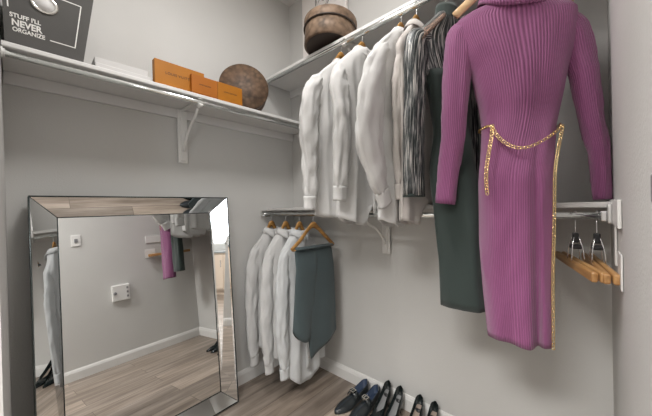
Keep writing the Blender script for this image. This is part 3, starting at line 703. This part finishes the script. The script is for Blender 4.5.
# ------------------------------------------------------------------ two clamp hangers on the low rod
def clamp_hanger(x, rz, label, yc=0.07):
    t = thing('clamp_hanger', label, 'hanger', (x, RY, RZL), rz, 'bare clamp hangers on the low rod')
    b = MB(); hook(b, top=-0.060, R=0.0165); b.build('hook', M['steel'], t, True)
    b = MB(); b.box((-0.009, -0.008, -0.088), (0.009, 0.008, -0.056)); b.box((-0.016, -0.013, -0.108), (0.016, 0.013, -0.094)); b.build('clamp_lock', M['black_plastic'], t, bevel=0.003)
    b = MB()
    for s in (-1, 1):
        for q in (-1, 1):
            b.tube(catmull([(q*0.010, s*0.006, -0.070), (q*0.020, s*0.013, -0.105), (q*0.024, s*0.016, -0.145)], 4), 0.0016, 6)
    b.build('spring_wire', M['steel'], t, True)
    for s in (-1, 1):
        b = MB(); b.box((-0.200, s*0.0095-0.0075, -0.172), (0.188, s*0.0095+0.0075, -0.144)); lab(b.build('clamp_jaw', M['hanger_clamp'], t, bevel=0.005), 'varnished wooden clamp bar')
    return t
clamp_hanger(1.704, math.radians(105), 'bare wooden clamp hanger on the low rod, left of the pair')
clamp_hanger(1.755, math.radians(97), 'bare wooden clamp hanger on the low rod, against the right wall')

# ------------------------------------------------------------------ things on the left shelf
S2 = 1.7745
bn = thing('storage_bin', 'charcoal storage bin with white lettering and a round grommet, on the left shelf', 'bin', (0.140, -1.415, S2), 0)
b = MB(); vs = []
for (x, y, z) in [(-0.10, -0.104, 0), (0.112, -0.106, 0), (0.112, 0.103, 0), (-0.10, 0.10, 0), (-0.11, -0.110, 0.27), (0.120, -0.112, 0.27), (0.120, 0.140, 0.27), (-0.11, 0.132, 0.27)]: vs.append((x, y, z))
b.add(vs, [(3, 2, 1, 0), (0, 1, 5, 4), (1, 2, 6, 5), (2, 3, 7, 6), (3, 0, 4, 7)]); b.v = [tuple(v) for v in b.v]
b.m = [0, 0, 0, 1, 1]
# inner walls so that the bin is open at the top
iv = [(x*0.95, y*0.95, max(z, 0.006)) for x, y, z in vs]
b.cm = 1; b.add(iv, [(0, 1, 2, 3), (4, 5, 1, 0), (5, 6, 2, 1), (6, 7, 3, 2), (7, 4, 0, 3)])
b.add([vs[4], vs[5], vs[6], vs[7], iv[4], iv[5], iv[6], iv[7]], [(0, 1, 5, 4), (1, 2, 6, 5), (2, 3, 7, 6), (3, 0, 4, 7)])
b.build('bin_body', [M['bin'], M['bin_side']], bn)
# face plane basis: y to the right, z up, lean outwards with height
fz = Vector((0.008, 0, 0.27)).normalized(); fy = Vector((0, 1, 0)); fx = fy.cross(fz)
def face(y, z, out=0.0008): return Vector((0.112, 0, 0)) + fy*y + fz*z + fx*out
def ftext(nm, body, size, y, z, xs=1.0, ang=0.0, bold=0.0012):
    r = Matrix.Rotation(ang, 3, fx); text_mesh(nm, body, size, M['white_ink'], axes(r @ fy, r @ fz, fx, face(y, z)), bn, 'LEFT', 0.0003, bold, 1.0, xs)
ftext('lettering', "STUFF I'LL", 0.0205, -0.093, 0.098, 0.86, 0, 0.0006)
ftext('lettering', 'NEVER', 0.031, -0.089, 0.070, 0.82, 0, 0.0010)
ftext('lettering', 'ORGANIZE', 0.0205, -0.087, 0.050, 0.80, 0, 0.0005)
b = MB()
def strip(y0, z0, y1, z1, wd=0.0035):
    a = face(y0, z0); c = face(y1, z1); d = (c-a).normalized(); n = fx.cross(d)*wd/2
    q = [a-n, c-n, c+n, a+n]; b.add(q+[v+fx*0.0005 for v in q], [(0, 3, 2, 1), (4, 5, 6, 7), (0, 1, 5, 4), (1, 2, 6, 5), (2, 3, 7, 6), (3, 0, 4, 7)])
strip(0.008, 0.053, 0.079, 0.053); strip(0.079, 0.0515, 0.100, 0.223); strip(0.100, 0.222, -0.100, 0.222); strip(-0.100, 0.222, -0.096, 0.128)
b.build('printed_frame', M['white_ink'], bn)
b = MB(); Mg = axes(fy, fz, fx, face(-0.004, 0.180))
b.lathe([(0.040, 0.0), (0.040, 0.004), (0.034, 0.006), (0.029, 0.003), (0.029, 0.0)], 40, Mg @ Matrix.Diagonal((0.95, 0.85, 1, 1)), cap=False); b.build('grommet', M['metal_bright'], bn, True)
b = MB(); b.lathe([(0.0295, 0.0004), (0.0295, 0.0012)], 36, Mg @ Matrix.Diagonal((0.95, 0.85, 1, 1))); lab(b.build('grommet_disc', M['paper'], bn, True), 'pale disc inside the grommet')

def slab(name, lo, hi, mt, label, cat, rz=0, group=None, bevel=0.003):
    c = ((lo[0]+hi[0])/2, (lo[1]+hi[1])/2, lo[2]); b = MB(); b.box(Vector(lo)-Vector(c), Vector(hi)-Vector(c))
    o = b.build(name, mt, bevel=bevel, loc=c); o.rotation_euler[2] = rz; return tag(o, label, cat, group)
slab('folded_paper', (0.035, -1.272, S2), (0.225, -1.062, S2+0.034), M['paper'], 'lower of two flat white packets lying right of the charcoal bin', 'packet', 0.02)
slab('folded_paper', (0.040, -1.266, S2+0.0345), (0.205, -1.066, S2+0.066), M['paper'], 'upper of two flat white packets lying right of the charcoal bin', 'packet', -0.03)

def gift_box(y0, y1, x0, x1, h, mt, label, txt, ts, rz=0):
    t = thing('gift_box', label, 'box', ((x0+x1)/2, (y0+y1)/2, S2), rz, 'orange boxes on the left shelf')
    hx, hy = (x1-x0)/2, (y1-y0)/2
    b = MB(); b.box((-hx, -hy, 0), (hx, hy, h*0.55)); b.build('box_base', mt, t, bevel=0.0015)
    b = MB(); b.box((-hx-0.002, -hy-0.002, h*0.06), (hx+0.002, hy+0.002, h)); b.build('box_lid', mt, t, bevel=0.0015)
    if txt: text_mesh('lettering', txt, ts, M['ink'], axes((0, 1, 0), (0, 0, 1), (1, 0, 0), (hx+0.0023, 0, h*0.52)), t, 'CENTER', 0.0003, 0.0003, 1.15)
    return t
gift_box(-1.048, -0.815, 0.205, 0.235, 0.128, M['orange'], 'largest orange box, left of three on the left shelf', 'LOUIS VUITTON', 0.0175)
gift_box(-0.888, -0.756, 0.242, 0.262, 0.098, M['orange_deep'], 'deep orange middle box, narrowest of three on the left shelf', 'LOUIS VUITTON', 0.0075)
gift_box(-0.745, -0.598, 0.205, 0.250, 0.105, M['orange'], 'small orange box in front of the brown round case', 'LOUIS VUITTON', 0.0095)

# brown round case standing on its edge
rc = thing('round_case', 'brown round case standing on edge on the left shelf, right of the orange boxes', 'case', (0.150, -0.520, S2+0.150), rot=(0, R90-0.10, -0.50))
R_ = 0.145
b = MB(); b.lathe([(R_*0.98, -0.075), (R_, -0.068), (R_, 0.03)], 64); b.build('case_body', M['canvas'], rc, True)
b = MB(); b.lathe([(R_*1.02, 0.012), (R_*1.02, 0.040), (R_*1.0, 0.046), (0.001, 0.047)], 64); b.build('case_lid', M['canvas'], rc, True)

# ------------------------------------------------------------------ on the top shelf
S1 = 2.1155
hb = thing('hat_box', 'tan round hat box with lid tilted back on the top shelf', 'box', (0.600, -0.210, S1+0.018), rot=(math.radians(-6), 0, 0))
b = MB(); b.lathe([(0.140, 0.0), (0.152, 0.004), (0.152, 0.115)], 64); b.cm = 0; b.build('box_base', M['canvas_pale'], hb, True)
b = MB(); b.lathe([(0.139, -0.0005), (0.139, -0.002)], 64); lab(b.build('box_bottom', M['canvas_dark'], hb), 'dark round underside')
b = MB(); b.lathe([(0.158, 0.102), (0.160, 0.105), (0.160, 0.150), (0.155, 0.156), (0.001, 0.157)], 64); b.build('box_lid', M['canvas_pale'], hb, True)
b = MB(); b.lathe([(0.158, 0.097), (0.1615, 0.099), (0.1615, 0.103), (0.158, 0.106)], 64, cap=False); lab(b.build('piping', M['canvas_dark'], hb, True), 'dark piping under the lid rim')
wb = thing('white_carton', 'white carton printed with a black ring emblem, behind the round hat box', 'carton', (0.39, -0.018, S1))
b = MB(); b.box((-0.21, -0.012, 0), (0.205, 0.012, 0.62)); b.build('carton_body', M['white_card'], wb, bevel=0.003)
b = MB()
for rr, th in ((0.070, 0.0040), (0.058, 0.0022)):
    b.torus((0.0, -0.0125, 0.520), rr, th/2, Matrix.Rotation(PI/2, 3, 'X'), 48, 6)
b.tube(catmull([(-0.045, -0.0125, 0.505), (-0.02, -0.0125, 0.53), (0.005, -0.0125, 0.50), (0.035, -0.0125, 0.525)], 6), 0.0012, 6)
b.build('ring_emblem', M['black_ink'], wb, True)

# ------------------------------------------------------------------ shoes
def shoe(name, label, cat, loc, rz, L, wmax, hheel, mt, insole, heel_lift=0.0, vamp=0.45, point=0.0, group=None, stiletto=False, extra=None):
    # local: heel at y=0, toe at y=-L (towards the room)
    t = thing(name, label, cat, loc, rz, group)
    n = 26; rings = []; ins = []
    def sole(s): return heel_lift*max(0, 1-s/0.62)**1.25 if heel_lift else 0.0
    for i in range(n+1):
        s = i/n
        w_ = wmax*(0.62+0.12*math.sin(min(1, s*2)*PI/2)+0.26*math.exp(-((s-0.66)/0.2)**2))
        endr = 1.0
        if s < 0.10: endr = math.sqrt(max(0.02, 1-((0.10-s)/0.10)**2))
        te = 0.22+0.12*point
        if s > 1-te:
            q = (s-(1-te))/te; endr = max(0.05, max(0.0, 1-min(1, q)**(2.2-point*0.9))**(0.5+0.35*point))
        w_ *= endr/1.0
        zb = sole(s)
        hh = hheel*(1-0.30*min(1, s/0.45)) if s < vamp else hheel*0.70*(1-((s-vamp)/(1-vamp))**1.5*0.62)
        op = w_*0.80 if s < vamp*0.9 else w_*0.80*max(0.0, 1-(s-vamp*0.9)/(0.10+0.05*point))
        if s < 0.03: op = w_*0.55
        y = -L*s; x0 = 0
        top = zb+hh
        iz = zb+0.010
        if op <= 0.002: ol = 0.0008; izz = top-0.001
        else: ol = op; izz = iz if op > w_*0.35 else top-(top-iz)*(op/(w_*0.35))
        prof = []
        left = [(-w_*0.72, zb), (-w_*0.98, zb+0.004), (-w_, zb+hh*0.35), (-(ol+(w_-ol)*0.62), zb+hh*0.82), (-(ol+0.0015), top), (-ol, top-0.001), (-ol*0.98, izz)]
        prof = left + [(0, izz)] + [(-a, z_) for a, z_ in reversed(left)]
        rings.append([Vector((a, y, z_)) for a, z_ in prof])
        if op > w_*0.3: ins.append([Vector((a, y, iz+0.0015)) for a in (-ol*0.97, -ol*0.3, ol*0.3, ol*0.97)])
    b = MB(); b.loft(rings, True, True, True)
    np_ = len(rings[0])
    for fi in range(len(b.f)-2):
        if 6 <= fi % np_ <= 7 or fi % np_ == 5 or fi % np_ == 8: b.m[fi] = 1
    b.build('upper', [mt, mt if stiletto else insole], t, True)
    b = MB(); b.loft(ins, closed=False); b.build('insole', insole, t, True, solid=0.002)
    b = MB()
    if stiletto:
        b.tube([(0, -0.026, heel_lift*0.93), (0, -0.020, heel_lift*0.45), (0, -0.018, 0.0)], [0.020, 0.010, 0.006], 14)
    else:
        b.box((-wmax*0.66, -0.066, -0.0), (wmax*0.66, -0.004, heel_lift*0.86+0.001))
    b.build('heel', M['black_plastic'], t, stiletto, bevel=0 if stiletto else 0.004)
    if extra: extra(t)
    return t
def loafer_extra(t):
    b = MB()
    pts = [(0.036*math.sin(a), -0.128, 0.030+0.038*math.cos(a)) for a in [(-80+x)*PI/180 for x in range(0, 161, 10)]]
    rr = []
    for p in pts: p = Vector(p); rr.append([p+Vector((0, -0.014, -0.003)), p+Vector((0, 0.014, 0.004)), p*1.0+Vector((0, 0.014, 0.008)), p+Vector((0, -0.014, 0.001))])
    b.loft(rr, True, True, True); b.build('strap', M['leather'], t, True)
    b = MB(); b.box((-0.016, -0.142, 0.066), (0.016, -0.137, 0.074)); b.box((-0.016, -0.120, 0.071), (0.016, -0.115, 0.079)); b.box((-0.019, -0.142, 0.067), (-0.014, -0.115, 0.078)); b.box((0.014, -0.142, 0.067), (0.019, -0.115, 0.078)); b.box((-0.002, -0.150, 0.064), (0.002, -0.108, 0.080))
    b.build('buckle', M['metal_bright'], t, bevel=0.001)
def pump_extra(t): pass
shoe('loafer', 'black leather loafer with blue lining, leftmost shoe by the baseboard', 'shoe', (0.700, -0.030, 0.0), math.radians(-8), 0.275, 0.044, 0.068, M['leather'], M['insole_blue'], 0.022, 0.42, 0.15, 'black loafers by the baseboard', extra=loafer_extra)
shoe('loafer', 'black leather loafer with shiny buckle, second shoe from the left', 'shoe', (0.782, -0.032, 0.0), math.radians(-3), 0.275, 0.044, 0.068, M['leather'], M['insole_blue'], 0.022, 0.42, 0.15, 'black loafers by the baseboard', extra=loafer_extra)
for i, (x, lb, ins) in enumerate([(0.855, 'black patent pump with grey insole, right beside the loafers', 'insole_grey'), (0.932, 'black patent pump with grey insole, fourth shoe from the left', 'insole_grey'),
                          (1.050, 'black patent pump with tan insole, fifth shoe from the left', 'insole_tan'), (1.132, 'black patent pump with tan insole, rightmost shoe in the row', 'insole_tan')]):
    shoe('pump_shoe', lb, 'shoe', (x, -0.030, 0.0), math.radians(2), 0.235, 0.037, 0.060, M['patent'], M[ins], 0.085, 0.55, 0.8, 'black patent pumps by the baseboard', stiletto=True)

# ------------------------------------------------------------------ fittings on the right wall (seen in the mirror)
sw_ = thing('light_switch', 'white switch plate on the right wall, seen in the mirror', 'switch', (W-0.001, -1.045, 1.195))
b = MB(); b.box((-0.006, -0.034, -0.052), (0, 0.034, 0.052)); b.build('switch_plate', M['plastic'], sw_, bevel=0.003)
b = MB(); b.box((-0.012, -0.012, -0.016), (-0.005, 0.012, 0.016)); lab(b.build('rocker', M['backing'], sw_, bevel=0.002), 'grey rocker in the middle')
wbx = thing('wall_box', 'square white wall box low on the right wall, seen in the mirror', 'wall box', (W-0.001, -0.735, 0.655))
b = MB(); b.box((-0.028, -0.072, -0.075), (0, 0.072, 0.075)); b.build('box_cover', M['plastic'], wbx, bevel=0.006)
b = MB(); b.lathe([(0.014, 0), (0.014, 0.010), (0.011, 0.012)], 20, axes((0, 1, 0), (0, 0, 1), (-1, 0, 0), (-0.028, -0.05, 0.0))); b.build('knob', M['backing'], wbx, True)
for k in range(3):
    b = MB(); b.box((-0.031, 0.045, -0.05+k*0.04), (-0.027, 0.060, -0.03+k*0.04)); b.build('latch', M['backing'], wbx, bevel=0.001)

# ------------------------------------------------------------------ bathroom beyond the doorway (seen in the mirror frame)
vt = thing('vanity_cabinet', 'cream vanity cabinet with grey top under the bathroom window, seen in the mirror frame', 'cabinet', (BX1-0.28, -3.55, 0))
b = MB(); b.box((-0.25, -0.62, 0.09), (0.275, 0.62, 0.84)); b.box((-0.20, -0.60, 0.0), (0.275, 0.60, 0.09)); b.build('cabinet_body', M['cabinet'], vt, bevel=0.003)
for k in range(3):
    y0 = -0.61+k*0.41
    b = MB(); b.box((-0.27, y0, 0.12), (-0.25, y0+0.40, 0.81)); d = b.build('door', M['cabinet'], vt, bevel=0.004)
    b = MB(); b.box((-0.295, y0+0.35, 0.56), (-0.27, y0+0.365, 0.70)); b.build('handle', M['steel'], d, bevel=0.002)
b = MB(); b.box((-0.29, -0.64, 0.84), (0.278, 0.64, 0.88)); b.build('countertop', M['counter'], vt, bevel=0.004)
L1 = thing('unseen_ceiling_lamp', 'square white lamp added on the bathroom ceiling to light the closet', 'lamp', (1.45, -2.55, H))  # unseen fixture, added to carry the bathroom fill light
b = MB(); b.box((-0.48, -0.48, -0.030), (0.48, 0.48, 0)); b.build('lamp_base', M['plastic'], L1, bevel=0.004)
b = MB(); b.box((-0.46, -0.46, -0.038), (0.46, 0.46, -0.031)); b.build('lamp_shade', M['lamp'], L1, bevel=0.003)
